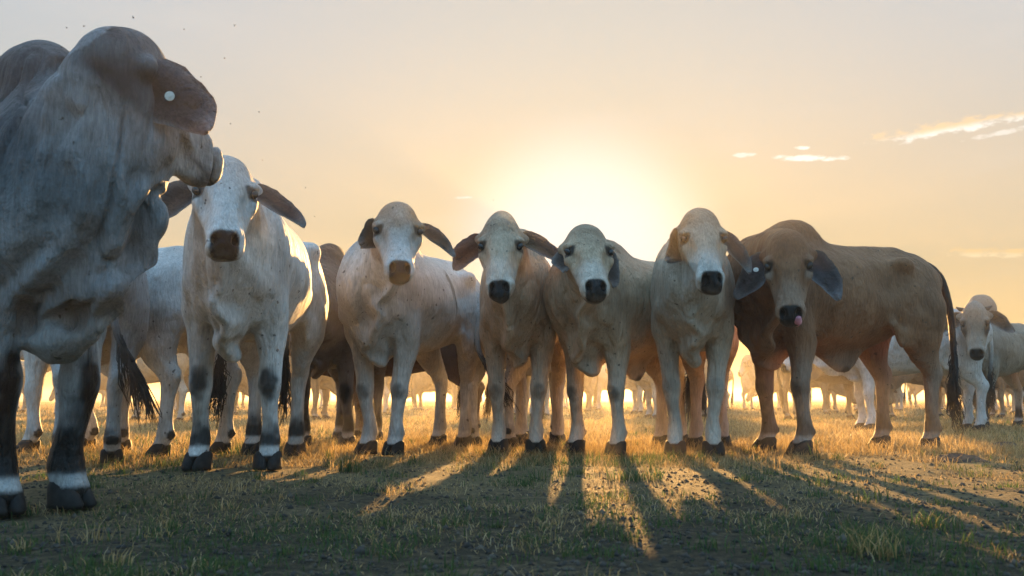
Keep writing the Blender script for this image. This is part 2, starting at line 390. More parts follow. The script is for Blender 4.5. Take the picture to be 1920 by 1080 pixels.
def tag_mesh():
    P = []; F = []; seg = 16
    for z, r in ((0, .017), (.004, .017), (.0041, .007), (.009, .006)):
        for k in range(seg): P.append((r*np.cos(2*np.pi*k/seg), r*np.sin(2*np.pi*k/seg), z))
    for i in range(3):
        for k in range(seg): F.append((i*seg+k, i*seg+(k+1) % seg, (i+1)*seg+(k+1) % seg, (i+1)*seg+k))
    F.append(tuple(range(seg-1, -1, -1))); F.append(tuple(3*seg+k for k in range(seg)))
    return mesh_from('ear_tag', P, F, None, M['tag'], False)
SH = dict(hoof=hoof_mesh(), eye=ball_mesh('eye', .023, M['eye'], sc=(1.15, .8, .8)), tag=tag_mesh())

def frame_obj(o, origin, X, Y, Z):
    m = Matrix.Identity(4)
    for i, a in enumerate((X, Y, Z)):
        for r in range(3): m[r][i] = float(a[r])
    for r in range(3): m[r][3] = float(origin[r])
    o.matrix_local = m

def build_bovine(name, p):
    """one head of cattle: local x forward, y to its left, z up, withers about 1.3"""
    g = lambda k, d: p.get(k, d)
    h = g('h', .014); bull = g('bull', 0.); hump = g('hump', .6); fat = g('fat', 1.); dl = g('dewlap', 1.)
    feet = g('feet', [(.45, .16), (.45, -.16), (-.68, .16), (-.68, -.16)])          # front left, front right, hind left, hind right
    poll = np.array(g('poll', (.98, 0, 1.52)), float); yaw = math.radians(g('yaw', 0)); pit = math.radians(g('pitch', 62)); roll = math.radians(g('roll', 0))
    Yw = V(math.cos(yaw), math.sin(yaw), 0); Z = V(0, 0, 1); S = np.cross(Z, Yw)
    Fd = Yw*math.cos(pit)-Z*math.sin(pit); U = Yw*math.sin(pit)+Z*math.cos(pit)
    S, U = S*math.cos(roll)+U*math.sin(roll), U*math.cos(roll)-S*math.sin(roll)
    hs = g('head', 1.)
    H = lambda f, s, u: poll+hs*(Fd*f+S*s+U*u)
    RH = np.array([Fd, S, U])
    lo = np.array([-1.0, -.52, .02]); hi = np.array([.8, .52, 1.5+.12*hump])
    ext = [poll, H(.56, 0, 0), H(0, .2, 0), H(0, -.2, 0), H(.3, 0, -.25), H(.3, .1, .1), H(.3, -.1, .1), H(0, 0, .1), H(0, 0, -.2), H(-.1, 0, 0)]
    ext += [H(.36, 0, -.34-.1*g('throat', 0)), H(.42, 0, -.22), (poll+V(.6, 0, .74))/2+V(.22, 0, 0), V(.86, .1, .7)]
    ext += [V(f[0]+s1, f[1]+s2, .02) for f in feet for s1 in (-.14, .12) for s2 in (-.09, .09)]
    lo = np.minimum(lo, np.min(ext, 0)-.06); hi = np.maximum(hi, np.max(ext, 0)+.06); lo[2] = .0
    G = Field(lo, hi, h); sy = V(0, 1, 0)
    # trunk
    T = [(-.83, 1.06, .10, .10), (-.74, 1.06, .20, .19), (-.60, 1.02, .265, .255), (-.42, .98, .275, .30), (-.18, .95, .285, .325),
         (.08, .935, .305, .345), (.30, .945, .285, .345), (.47, .965, .235, .32), (.60, .97, .19, .26), (.70, .96, .13, .18)]
    G.tube([(x, 0, z-.03*(fat-1)) for x, z, w, q in T], [w*fat for *_, w, q in T], [q*(1+.6*(fat-1)) for *_, q in T], sy, k=.05, n=2)
    G.tube([(-.80, 0, 1.19), (-.55, 0, 1.255), (-.2, 0, 1.235), (.15, 0, 1.245), (.36, 0, 1.27)], [.05, .07, .06, .06, .06], [.04, .05, .05, .05, .06], sy, k=.09, n=2)
    # hump, leaning back over the withers
    hz = 1.27+.09*hump
    if hump > .05:
        G.tube([(.50, 0, 1.20), (.37, 0, hz), (.24, 0, hz+.03*hump), (.15, 0, hz-.04)], [.10, .085+.04*hump, .075+.04*hump, .05], [.10, .08+.07*hump, .07+.06*hump, .05], sy, k=.09)
    # neck
    nb = H(.05, 0, -.10); n0 = V(.40, 0, 1.03); n1 = V(.60, 0, 1.06)
    mid = (n1*.45+nb*.55)+V(0, 0, g('arch', .02))
    sd = [sy, sy, nrm(sy+S), S, S]
    cr = 1+.22*bull
    G.tube([n0, n1, mid, nb, H(.10, 0, -.07)], [.20*cr, .165*cr, .125*cr, .105, .09], [.28*cr, .24*cr, .185*cr, .135, .10], sd, k=.09, n=4)
    # dewlap: a thin rippling sheet of skin from the throat to the brisket
    tq = g('throat', 0.); th = H(.24+.12*tq, 0, -.20+.03*tq); br = V(.60, 0, .74-.03*dl); ph = g('seed', 1)*1.7
    def warp(X, Y, Zc): return X, Y+.020*np.sin(Zc*21+X*9+ph)+.012*np.sin(Zc*43+ph*2), Zc
    dm = (th+br)/2+V(.01, 0, -.05*dl); 
    G.tube([th, th*.7+br*.3+V(0, 0, -.035*dl), dm, th*.25+br*.75+V(.02, 0, -.035*dl), br, (.52, 0, .655-.04*dl), (.36, 0, .66)], [.022, .022, .026, .034, .05, .055, .05],
           [.05+.03*tq, .075*dl+.05*tq, .10*dl+.05*tq, .12*dl+.03*tq, .13*dl, .10*dl, .06], nrm(sy+S*.4), k=.07, n=4, warp=warp)
    G.tube([H(.16, 0, -.16), mid*.6+dm*.4, (.62, 0, .92), (.56, 0, .78)], [.075, .075*cr, .11*cr, .14*cr], [.08, .12, .14, .13], nrm(sy+S*.4), k=.10)
    if tq: G.tube([H(.31, 0, -.13), H(.25, 0, -.24), th*.45+dm*.55+V(-.05, 0, .02)], [.04, .04, .05], [.06, .10, .11], nrm(sy+S*.4), k=.08)
    # legs
    legs = []
    for i, (kind, s_) in enumerate((('front', 1), ('front', -1), ('hind', 1), ('hind', -1))):
        R = np.array(leg_rows(kind, s_, *feet[i])); legs.append(R); lm = g('leg', 1.)
        R[4:, 3:5] *= lm
        G.tube(R[:, :3], R[:, 3], R[:, 4], sy, k=.032 if kind == 'front' else .05, n=2)
        G.blob((R[-3][0]-.04, R[-3][1]-.022, .125), (.02, .014, .022), k=.015); G.blob((R[-3][0]-.04, R[-3][1]+.022, .125), (.02, .014, .022), k=.015)
        if kind == 'front':
            G.blob((.47, s_*.170*fat, .98), (.125, .072, .22), k=.045); G.blob((.60, s_*.135, .86), (.085, .065, .10), k=.04); G.blob((.46, s_*.190, .76), (.075, .042, .09), k=.045)
            G.blob((R[4][0]+.018, R[4][1], .395), (.035, .04, .045), k=.03)
        else:
            G.blob((-.42, s_*.225*fat**.5, 1.16), (.07, .045, .045), k=.07); G.blob((-.82, s_*.09, 1.09), (.05, .045, .05), k=.06)
            G.blob((R[5][0]-.05, R[5][1], .49), (.028, .024, .04), k=.04)
            G.tube([(-.30, s_*.22, .76), (-.38, s_*.20, .68), (-.46, s_*.17, .74)], [.02]*3, [.03, .05, .04], sy, k=.07)
    for s_ in (-1, 1):
        G.blob((-.26, s_*(.285*fat+.07), 1.05), (.13, .10, .11), k=.12, sub=True)      # hollow before the hip
        G.blob((.30, s_*(.275*fat+.085), .74), (.06, .09, .10), k=.08, sub=True)       # behind the elbow
    if g('sheath', 0):
        q = g('sheath', 0); G.tube([(.16, 0, .68), (.03, 0, .66-.05*q), (-.08, 0, .65-.09*q), (-.20, 0, .69-.03*q), (-.38, 0, .74)], [.05, .034, .026, .034, .05], [.06, .06+.03*q, .04+.05*q, .07, .06], sy, k=.08)
    if g('udder', 0):
        G.blob((-.42, 0, .64), (.15, .12, .11), k=.06)
        for a in (-.47, -.37):
            for b in (-.05, .05): G.tube([(a, b, .60), (a, b, .51)], [.018, .012], [.018, .012], sy, k=.03, n=1)
    if g('scrotum', 0):
        G.tube([(-.50, 0, .80), (-.52, 0, .66), (-.52, 0, .54)], [.04, .05, .06], [.04, .06, .065], sy, k=.03)
    # head
    hb = g('headw', 1.); hl = .03*bull
    Q = [(-.005, -.075, .075, .085), (.05, -.055, .100, .105), (.12, -.055, .113, .110), (.19, -.062, .106, .108), (.26, -.066, .088, .098), (.34, -.066, .071, .084), (.42, -.064, .070, .070), (.475, -.07, .068, .056), (.495, -.075, .054, .042)]
    G.tube([H(f, 0, u) for f, u, a, b in Q], [hs*hb*a for f, u, a, b in Q], [hs*b for f, u, a, b in Q], S, k=.03, n=3)
    G.blob(H(.045, 0, -.012), (hs*.075, hs*.075, hs*.055), RH, k=.05)
    if g('crown', 0): G.blob(H(-.045, 0, -.04), (hs*.055, hs*.048, hs*.05), RH, k=.07)                     # rounded poll
    G.tube([H(.10, 0, -.15), H(.20, 0, -.165), H(.32, 0, -.14), H(.44, 0, -.125), H(.475, 0, -.118)], [hs*x for x in (.085, .085, .058, .05, .042)], [hs*x for x in (.07, .065, .05, .035, .03)], S, k=.04)
    for s_ in (-1, 1):
        G.blob(H(.152, s_*.104*hb, -.010), (hs*.030, hs*.032, hs*.030), RH, k=.024)       # brow
        G.blob(H(.215, s_*.098*hb, -.045), (hs*.045, hs*.026, hs*.03), RH, k=.035)      # cheek bone
        G.tube([H(.20, s_*.098*hb, -.075), H(.30, s_*.082, -.085), H(.37, s_*.066, -.09)], [hs*.014]*3, [hs*.014]*3, Fd, k=.03)   # facial crest
        G.blob(H(.275, s_*.094, -.010), (hs*.06, hs*.022, hs*.03), RH, k=.035, sub=True)
        G.blob(H(.13, s_*.085, -.13), (hs*.085, hs*.04, hs*.075), RH, k=.05)             # jaw muscle
        G.blob(H(.455, s_*.046, -.045), (hs*.04, hs*.030, hs*.033), RH, k=.03)           # nostril wing
        G.blob(H(.482, s_*.042, -.028), (hs*.028, hs*.017, hs*.026), RH, k=.010, sub=True)
        G.blob(H(.185, s_*.120*hb, -.014), (hs*.026, hs*.018, hs*.018), RH, k=.02, sub=True)   # socket
        G.tube([H(.06, s_*.085, -.075), H(.068, s_*.135, -.085)], [hs*.04, hs*.032], [hs*.04, hs*.03], Fd, k=.04, n=1)
    G.tube([H(.462, -.075, -.108), H(.478, 0, -.116), H(.462, .075, -.108)], [.008]*3, [.006]*3, Fd, k=.01) if False else None
    v, q = G.mesh()
    nm = normals(v, q)
    # loose skin: folds round the neck, ripples on the brisket and soft muscle relief
    ax = nrm(nb-n1); tn = (v-n1)@ax/np.linalg.norm(nb-n1); rn = np.linalg.norm(np.cross(v-n1, ax), axis=1)
    mneck = smoothstep(-.35, .05, tn)*(1-smoothstep(.7, 1.0, tn))*(1-smoothstep(.36, .46, rn))*smoothstep(.75, .95, v[:, 2])
    wr = g('wrinkle', 1.)
    nz = vnoise(v, 5, 3); nz2 = vnoise(v, 11, 4); nz3 = vnoise(v, 34, 6)
    hx_ = nrm(V(nb[0]-n1[0], nb[1]-n1[1], 0)); hq = (v-n1)@hx_; lat = (v-n1)@np.cross(V(0, 0, 1), hx_)
    fold = np.sin(hq*78+nz*2.4+.8*np.sin(v[:, 2]*9+ph)); fold = np.where(fold > 0, fold**.7, -np.abs(fold)**1.6)
    dsp = wr*.0052*mneck*fold*np.clip(.45+.9*vnoise(v*[1, 1, .45], 5, 9), 0, 1)*smoothstep(.02, .09, np.abs(lat))
    mbr = smoothstep(.35, .5, v[:, 0])*(1-smoothstep(.95, 1.1, v[:, 2]))*smoothstep(.5, .6, v[:, 2])*(1-smoothstep(.14, .24, np.abs(v[:, 1])))
    dsp += wr*.010*mbr*np.sin(np.abs(v[:, 1])*58+nz*3.5+.6*np.sin(v[:, 2]*17+ph))*np.clip(.55+.8*nz2, 0, 1)
    mrib = smoothstep(-.25, -.1, v[:, 0])*(1-smoothstep(.25, .35, v[:, 0]))*smoothstep(.72, .85, v[:, 2])*(1-smoothstep(1.1, 1.2, v[:, 2]))
    dsp += .0016*g('ribs', 1.)*mrib*np.sin(v[:, 0]*62+v[:, 2]*8)
    hd = np.linalg.norm(v-H(.22, 0, -.05), axis=1); body = smoothstep(.30, .45, hd)*smoothstep(.5, .7, v[:, 2])
    dsp += g('lump', 1.)*body*(.008*nz+.004*nz2)
    cre = np.abs(vnoise(v*[1, 1, .5], 9, 14)); dsp -= wr*.006*(1-smoothstep(.0, .16, cre))*np.maximum(mneck, mbr)
    v = v+nm*dsp[:, None]
    # coat colour by where it is on the animal
    coat = np.array(g('coat', (.56, .54, .50))); dark = np.array(g('dark', (.20, .19, .185))); blk = np.array(g('black', (.010, .0095, .010))); pale = np.array(g('pale', (.62, .60, .57)))
    C = np.tile(coat, (len(v), 1))
    def paint(col, m):
        C[...] = C*(1-m[:, None])+np.asarray(col)*m[:, None]
    nzc = vnoise(v, 3.2, 21)
    mh = np.exp(-((v[:, 0]-.30)/.24)**2-((v[:, 2]-1.36)/.17)**2)
    paint(dark, np.clip(g('dk_hump', .4)*mh*(1+.5*nzc), 0, 1))
    paint(dark, np.clip(g('dk_neck', .2)*smoothstep(.3, .55, v[:, 0])*smoothstep(*g('dk_neckz', (.55, .8)), v[:, 2])*(1+.7*nzc)*smoothstep(.30, .42, hd), 0, 1))
    paint(dark, np.clip(g('dk_rear', .12)*smoothstep(-.35, -.7, v[:, 0])*(1+.8*nzc), 0, 1))
    paint(dark, np.clip(g('dk_belly', .15)*(1-smoothstep(.62, .78, v[:, 2]))*smoothstep(.5, .6, v[:, 2])*(np.abs(v[:, 1]) < .2), 0, 1))
    paint(pale, np.clip(g('pl_back', .0)*smoothstep(1.0, 1.25, v[:, 2])*smoothstep(.3, .42, hd), 0, 1))
    paint(np.array(g('legc', pale)), np.clip(g('lg', .5)*(1-smoothstep(.45, .68, v[:, 2])), 0, 1))
    kb = g('knee', .6); sk = g('sock', .6)
    for i, R in enumerate(legs):
        near = np.hypot(v[:, 0]-np.interp(v[:, 2], R[::-1, 2], R[::-1, 0]), v[:, 1]-np.interp(v[:, 2], R[::-1, 2], R[::-1, 1])) < .13
        n_ = .30*nz2+.35*nz3
        if i < 2:
            e = ((v[:, 0]-R[4][0]-.05)/.07)**2+((v[:, 1]-R[4][1])/.045)**2+((v[:, 2]-g('kneez', .40))/g('kneeh', .085))**2
            paint(blk, near*kb*(1-smoothstep(.15, 1.5, e+1.3*n_+.25*nz)))
        fr = v[:, 0]-np.interp(v[:, 2], R[::-1, 2], R[::-1, 0])
        paint(blk, near*sk*smoothstep(.095, .115, v[:, 2])*(1-smoothstep(g('sockz', .17)-.02, g('sockz', .17)+.10, v[:, 2]+.08*n_-.5*fr)))
        paint(np.array(g('band', (.60, .58, .55))), near*g('bandw', .8)*np.clip(.7+.6*nz2+.3*nz3, 0, 1)*smoothstep(.060, .075, v[:, 2]+.012*nz3)*(1-smoothstep(.090, .118, v[:, 2]+.016*nz3)))
        paint(blk, near*(1-smoothstep(.060, .072, v[:, 2])))
        paint(blk, near*.9*(np.linalg.norm((v-[R[-3][0]-.055, R[-3][1], .122])/[.03, .045, .03], axis=1) < 1))
    st_ = np.clip(vnoise(v*[1, 1, .6], 6, 41)+.5*vnoise(v, 17, 42)-.15, 0, 1); C *= 1-.45*st_[:, None]*np.array([.7, .85, 1.])*g('dirt', 1.)*(1-smoothstep(.9, 1.25, v[:, 2]))[:, None]
    d = (v-poll)/hs; hf, hS, hu = d@Fd, d@S, d@U
    onh = (1-smoothstep(.30, .36, hd/hs))*(hf > -.08)*smoothstep(-.235, -.19, hu)
    if g('dk_head', 0): paint(dark*1.5, g('dk_head', 0)*(1-smoothstep(.32, .50, hd/hs))*(hf > -.2)*(1+.3*nzc))
    fc = g('face', None)
    if fc is not None: paint(fc, onh*g('facew', .8)*smoothstep(.0, .08, hf)*(1-smoothstep(.40, .47, hf))*smoothstep(-.14, -.06, hu))
    paint(dark, onh*np.clip(g('dk_poll', .35)*(1-smoothstep(.03, g('dk_pollz', .22), hf+.05*nzc+.03*nz3))*(1+.5*nz2), 0, 1))
    paint(pale, onh*g('pl_nose', .5)*smoothstep(.26, .36, hf))
    for s_ in (-1, 1):
        er = g('eyering', 0)
        if er: paint(pale*1.15, onh*er*(1-smoothstep(.6, 1.2, np.sqrt(((hf-.19)/.075)**2+((hS-s_*.115)/.04)**2+((hu+.03)/.06)**2))))
        el = np.sqrt(((hf-.188-.5*(s_*hS-.11))/.030)**2+((hS-s_*.108)/.044)**2+((hu+.015)/.050)**2)
        paint(blk, onh*(1-smoothstep(.75, 1.15, el)))
        if g('cheek', 0): paint(blk, onh*g('cheek', 0)*(1-smoothstep(.5, 1.1, np.sqrt(((hf-.24)/.085)**2+((hS-s_*.105)/.045)**2+((hu+.05)/.06)**2))))
    paint(dark, onh*g('dk_eye', .30)*np.exp(-((np.abs(hS)-.10)/.05)**2-((hf-.20)/.09)**2)*(1+.5*nz2))
    paint(dark, onh*.22*smoothstep(-.05, -.12, hu)*smoothstep(.42, .3, hf))
    pad = ((np.abs(hf-.492)/.060)**3+(np.abs(hS)/.060)**4+(np.abs(hu+.048)/.062)**3)**.33
    paint(blk, onh*(1-smoothstep(.88, 1.06, pad)))
    paint(blk*2, onh*.65*np.exp(-((hu+.106+.05*(.49-hf))/.011)**2)*smoothstep(.36, .42, hf))               # lips
    paint(blk*2, onh*.5*smoothstep(.45, .48, hf)*(hu < -.11))
    if g('brand', 0):
        bx_ = (v[:, 0]+.06-.35*(v[:, 2]-1.05))/.055; bz_ = (v[:, 2]-1.02)/.15
        paint((.13, .10, .06), .8*(v[:, 1] > 0)*(1-smoothstep(.3, 1.2, bx_**2+bz_**2+.9*vnoise(v*[1, 1, .3], 30, 5))))
    if g('sheath', 0): paint(blk, .8*(1-smoothstep(.03, .07, np.linalg.norm(v-[-.09, 0, .61-.14*g('sheath', 0)], axis=1))))
    sc = g('scale', 1.)
    root = bpy.data.objects.new(name, None); COL.objects.link(root); root.empty_display_size = .2
    root.location = (*g('loc', (0, 0)), 0); root.rotation_euler = (0, 0, math.radians(g('heading', 0))); root.scale = (sc, sc, sc)
    root['label'] = p['label']; root['category'] = p.get('cat', 'cow')
    if 'group' in p: root['group'] = p['group']
    link('body', mesh_from('body', v, q, np.clip(C, .004, .9), M['hide']), root)
    if g('fur', 0):
        nf_ = g('fur', 0); rf = np.random.default_rng(int(g('seed', 1))+90); fa = np.linalg.norm(np.cross(v[q[:, 2]]-v[q[:, 0]], v[q[:, 3]]-v[q[:, 1]]), axis=1)
        pick = rf.choice(len(q), nf_, p=fa/fa.sum()); wgt = rf.dirichlet((1, 1, 1, 1), nf_); base = (v[q[pick]]*wgt[:, :, None]).sum(1); nn = nm[q[pick, 0]]; cc = C[q[pick, 0]]
        keep = (cc.sum(1) > .06) & (base[:, 2] > .1); base, nn, cc = base[keep], nn[keep], cc[keep]; k_ = len(base)
        lay = V(-.5, 0, -.75)+rf.normal(0, .25, (k_, 3)); lay -= nn*(lay*nn).sum(1)[:, None]; lay /= np.linalg.norm(lay, axis=1)[:, None]+1e-6
        ln_ = rf.uniform(.004, .010, k_)[:, None]; dr = nn*.7+lay*.7
        pts = np.stack([base-nn*.001, base+dr*ln_*.55, base+(dr*.9+lay*.25)*ln_], 1)
        cu = bpy.data.hair_curves.new('coat_hair'); cu.add_curves([3]*k_)
        cu.attributes['position'].data.foreach_set('vector', pts.astype(np.float32).ravel())
        ra = cu.attributes.get('radius') or cu.attributes.new('radius', 'FLOAT', 'POINT'); ra.data.foreach_set('value', np.tile([.00042, .00034, .00006], k_).astype(np.float32))
        ca = cu.attributes.new('Col', 'FLOAT_COLOR', 'POINT'); ca.data.foreach_set('color', np.column_stack([np.repeat(cc*rf.uniform(.8, 1.25, (k_, 1)), 3, 0), np.ones(k_*3)]).astype(np.float32).ravel())
        cu.materials.append(M['fur']); link('coat_hair', cu, root, kind='stuff')
    for i, f in enumerate(feet):
        o = link('hoof', SH['hoof'], root); o.location = (f[0]+.012, f[1], .0); o.rotation_euler = (0, 0, g('toe', [.12, -.12, .1, -.1])[i])
        k_ = 1.05 if i < 2 else .98; o.scale = (k_, k_, k_)
    for s_ in (-1, 1):
        o = link('eye', SH['eye'], root); e = H(.184, s_*.106*hb, -.012)
        ox = nrm(Fd*.95-S*s_*.3); oz = nrm(np.cross(ox, np.cross(U*.6+S*s_, ox))); frame_obj(o, e, ox*hs, np.cross(oz, ox)*hs, oz*hs)
    # ears
    for k_, (s_, key) in enumerate(((1, 'ear_l'), (-1, 'ear_r'))):
        out, down, fwd, tw, ln = g(key, (.8, .55, .05, 0, 1.))
        X = nrm(S*s_*out+Fd*down*1+U*fwd)                                                  # length direction
        Zr = U-X*(U@X); Zr = nrm(Zr if np.linalg.norm(Zr) > .05 else S*s_)                 # hollow faces forward
        Yr = np.cross(Zr, X); t_ = math.radians(tw)*s_
        Zr, Yr = Zr*math.cos(t_)+Yr*math.sin(t_), Yr*math.cos(t_)-Zr*math.sin(t_)
        me = ear_mesh(.275*ln*hs, .074*g('earw', 1.)*hs, g('cup', .55), M['ear'], g('ear_in', (.10, .075, .065)), g('ear_out', coat*.8), g('ear_edge', (.30, .27, .25)), g('curl', .32), k_+g('seed', 1))
        o = link('ear', me, root); frame_obj(o, H(.062, s_*.106, -.086)-X*.012, X, Yr, Zr)
        if key in g('tags', ()):
            tg = link('ear_tag', SH['tag'], o); tg.location = (.125*ln*hs, .005, .030 if not g('tag_back', 0) else -.016); tg.scale = (.85,)*3
            if g('tag_back', 0): tg.rotation_euler = (math.pi, 0, 0)
    if g('horn', 0):
        for s_ in (-1, 1):
            a = H(.015, s_*.07, -.05); P_, F_ = sweep([a, a+hs*(S*s_*.05-Fd*.01), a+hs*(S*s_*.085-Fd*.035)], [.026, .022, .008])
            link('horn', mesh_from('horn', P_, F_, None, M['horn']), root)
    # tail and its switch
    tp = g('tail', [(-.86, 0, 1.16), (-.91, 0, 1.05), (-.92, .0, .85), (-.90, .0, .65), (-.88, .0, .52)])
    tp = catmull(np.array(tp), 6); n = len(tp); rad = np.linspace(.034, .014, n); rad[:4] = [.045, .042, .04, .037]
    P_, F_ = sweep(np.vstack([[-.76, 0, 1.185], tp]), np.r_[.05, rad]); tc = g('tailc', coat*.8)
    w_ = np.repeat(smoothstep(.35, 1, np.linspace(0, 1, n+1)), 8)[:, None]
    link('tail', mesh_from('tail', P_, F_, np.asarray(tc)*(1-w_)+blk*w_, M['hide']), root)
    r_ = np.random.default_rng(int(g('seed', 1))+50); e = tp[-1]; d0 = nrm(tp[-1]-tp[-4]); P_ = []; F_ = []
    lock = r_.normal(0, .10, (9, 3)); lkw = r_.normal(0, .028, (9, 3))
    for i in range(g('hairs', 130)):
        j_ = int(r_.integers(0, 9)); st = tp[-1-int(r_.integers(0, 9))]+r_.normal(0, .006, 3); ln = r_.uniform(.12, .32)*g('switch', 1.); dd = nrm(d0+lock[j_]+r_.normal(0, .05, 3)+V(0, 0, -.35)); wv = lkw[j_]+r_.normal(0, .008, 3); ph_ = j_*1.3+r_.uniform(-.3, .3)
        pts = [st+dd*ln*t+wv*math.sin(t*7+ph_)*t+V(0, 0, -.10)*t*t for t in (0, .2, .4, .6, .8, 1)]
        a, b = sweep(pts, [.003, .0042, .004, .0035, .0025, .0006], 3); F_ += [tuple(x+len(P_) for x in f) for f in b]; P_ += a
    link('tail_switch', mesh_from('tail_switch', P_, F_, None, M['hair']), root)
    if g('tongue', 0):
        a = H(.478, .025, -.095); P_, F_ = sweep([a, H(.508, .030, -.085), H(.520, .036, -.055), H(.510, .042, -.025)], [.02, .024, .022, .012])
        link('tongue', mesh_from('tongue', P_, F_, None, M['tongue']), root)
    return root
# ------------------------------------------------------------------ placing
def ray(px, py):
    r = px-960; u = 540-py
    return V(r, FPX*math.cos(PITCH)-u*math.sin(PITCH), FPX*math.sin(PITCH)+u*math.cos(PITCH))/FPX
def ground(px, py):
    d = ray(px, py); t = -CAM_H/d[2]; return V(d[0]*t, d[1]*t)
def atdepth(px, py, Y):
    d = ray(px, py); t = Y/d[1]; return V(d[0]*t, Y, CAM_H+d[2]*t)

# ------------------------------------------------------------------ ground
def axis(near, far, n, fine):
    a = [0.0]; st = fine
    while a[-1] < far:
        a.append(a[-1]+st)
        if a[-1] > near: st *= 1.12
    return np.array(a)
xs = axis(6, 6000, 0, .07); xs = np.r_[-xs[:0:-1], xs]
ys = axis(10, 7000, 0, .07); ys = np.r_[-axis(.5, 6000, 0, .2)[:0:-1], ys]
def ground_z(x, y):
    p = np.column_stack([np.ravel(x), np.ravel(y), np.zeros(np.size(x))])
    return (.010*vnoise(p, 1.3, 1)+.009*vnoise(p, 4.5, 2)+.006*vnoise(p, 11, 3)-.010)*np.exp(-np.hypot(p[:, 0], p[:, 1])/40)
GX, GY = np.meshgrid(xs, ys, indexing='ij')
gz = ground_z(GX, GY)
gi = np.arange(GX.size).reshape(GX.shape)
gq = np.stack([gi[:-1, :-1], gi[1:, :-1], gi[1:, 1:], gi[:-1, 1:]], -1).reshape(-1, 4)
m, nt, b = material('paddock_soil'); L = nt.links.new
tc = N(nt, 'ShaderNodeTexCoord')
n1 = N(nt, 'ShaderNodeTexNoise', Scale=.9, Detail=6.0, Roughness=.65); L(tc.outputs['Object'], n1.inputs['Vector'])
n2 = N(nt, 'ShaderNodeTexNoise', Scale=26.0, Detail=6.0, Roughness=.75); L(tc.outputs['Object'], n2.inputs['Vector'])
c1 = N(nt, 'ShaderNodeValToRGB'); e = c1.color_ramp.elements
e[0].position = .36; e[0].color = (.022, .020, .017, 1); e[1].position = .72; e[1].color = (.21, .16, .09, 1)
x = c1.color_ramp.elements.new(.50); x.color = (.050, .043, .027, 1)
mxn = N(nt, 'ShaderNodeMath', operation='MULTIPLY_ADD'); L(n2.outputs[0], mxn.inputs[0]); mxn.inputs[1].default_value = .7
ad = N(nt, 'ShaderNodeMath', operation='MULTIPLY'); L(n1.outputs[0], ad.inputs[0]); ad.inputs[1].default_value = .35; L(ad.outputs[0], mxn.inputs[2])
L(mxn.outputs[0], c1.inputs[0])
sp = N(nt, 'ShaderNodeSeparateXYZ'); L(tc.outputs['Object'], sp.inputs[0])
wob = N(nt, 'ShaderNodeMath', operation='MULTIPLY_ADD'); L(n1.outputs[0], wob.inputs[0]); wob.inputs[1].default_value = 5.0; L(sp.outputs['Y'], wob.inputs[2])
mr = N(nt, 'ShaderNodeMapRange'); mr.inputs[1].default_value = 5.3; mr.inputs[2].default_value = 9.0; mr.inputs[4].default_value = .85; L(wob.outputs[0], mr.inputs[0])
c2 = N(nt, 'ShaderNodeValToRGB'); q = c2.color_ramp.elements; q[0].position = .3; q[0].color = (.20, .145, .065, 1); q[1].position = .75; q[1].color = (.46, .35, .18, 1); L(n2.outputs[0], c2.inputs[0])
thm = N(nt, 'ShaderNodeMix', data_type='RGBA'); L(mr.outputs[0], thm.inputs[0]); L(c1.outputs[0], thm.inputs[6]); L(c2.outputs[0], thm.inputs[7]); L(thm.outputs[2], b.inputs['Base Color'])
bp = N(nt, 'ShaderNodeBump', Strength=.9, Distance=.03); L(n2.outputs[0], bp.inputs['Height']); L(bp.outputs[0], b.inputs['Normal'])
b.inputs['Roughness'].default_value = .9; b.inputs['Specular IOR Level'].default_value = .15
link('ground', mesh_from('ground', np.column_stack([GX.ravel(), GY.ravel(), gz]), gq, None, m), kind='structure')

# ------------------------------------------------------------------ grass, straw and clods
gm, nt, b = material('grass_blade'); L = nt.links.new
at = N(nt, 'ShaderNodeAttribute', attribute_name='Col'); L(at.outputs['Color'], b.inputs['Base Color']); b.inputs['Roughness'].default_value = .6
b.inputs['Specular IOR Level'].default_value = .25
tr = N(nt, 'ShaderNodeBsdfTranslucent'); L(at.outputs['Color'], tr.inputs[0]); ms = N(nt, 'ShaderNodeMixShader'); ms.inputs[0].default_value = .55
L(b.outputs[0], ms.inputs[1]); L(tr.outputs[0], ms.inputs[2]); L(ms.outputs[0], nt.nodes['Material Output'].inputs[0])
GREEN = np.array([(.06, .12, .035), (.085, .15, .045), (.045, .095, .04), (.11, .14, .045)]); DRY = np.array([(.52, .38, .17), (.44, .31, .13), (.58, .45, .25), (.30, .21, .09)])
def blades(x, y, ln, wd, lean, col, z=None, bend=.5):
    n = len(x); a = rng.uniform(0, 2*np.pi, n); z = ground_z(x, y)-.004 if z is None else z
    dirx, diry = np.cos(a), np.sin(a); px, py = -diry, dirx
    h1 = ln*np.cos(lean)*.55; r1 = ln*np.sin(lean)*.5; l2 = np.minimum(lean+bend, 1.5); h2 = h1+ln*.5*np.cos(l2); r2 = r1+ln*.5*np.sin(l2)
    tw = rng.uniform(-.6, .6, n); qx, qy = px*np.cos(tw)-py*np.sin(tw), px*np.sin(tw)+py*np.cos(tw)
    P = np.stack([np.stack([x-px*wd, y-py*wd, z], 1), np.stack([x+px*wd, y+py*wd, z], 1),
                  np.stack([x+dirx*r1-qx*wd*.8, y+diry*r1-qy*wd*.8, z+h1], 1), np.stack([x+dirx*r1+qx*wd*.8, y+diry*r1+qy*wd*.8, z+h1], 1),
                  np.stack([x+dirx*r2, y+diry*r2, z+h2], 1)], 1).reshape(-1, 3)
    o = (np.arange(n)*5)[:, None, None]; F = (np.array([[0, 1, 3], [0, 3, 2], [2, 3, 4]])[None]+o).reshape(-1, 3)
    C = np.repeat(col, 5, 0)*np.tile([.75, .75, 1, 1, 1.1], n)[:, None]
    return P, F, C
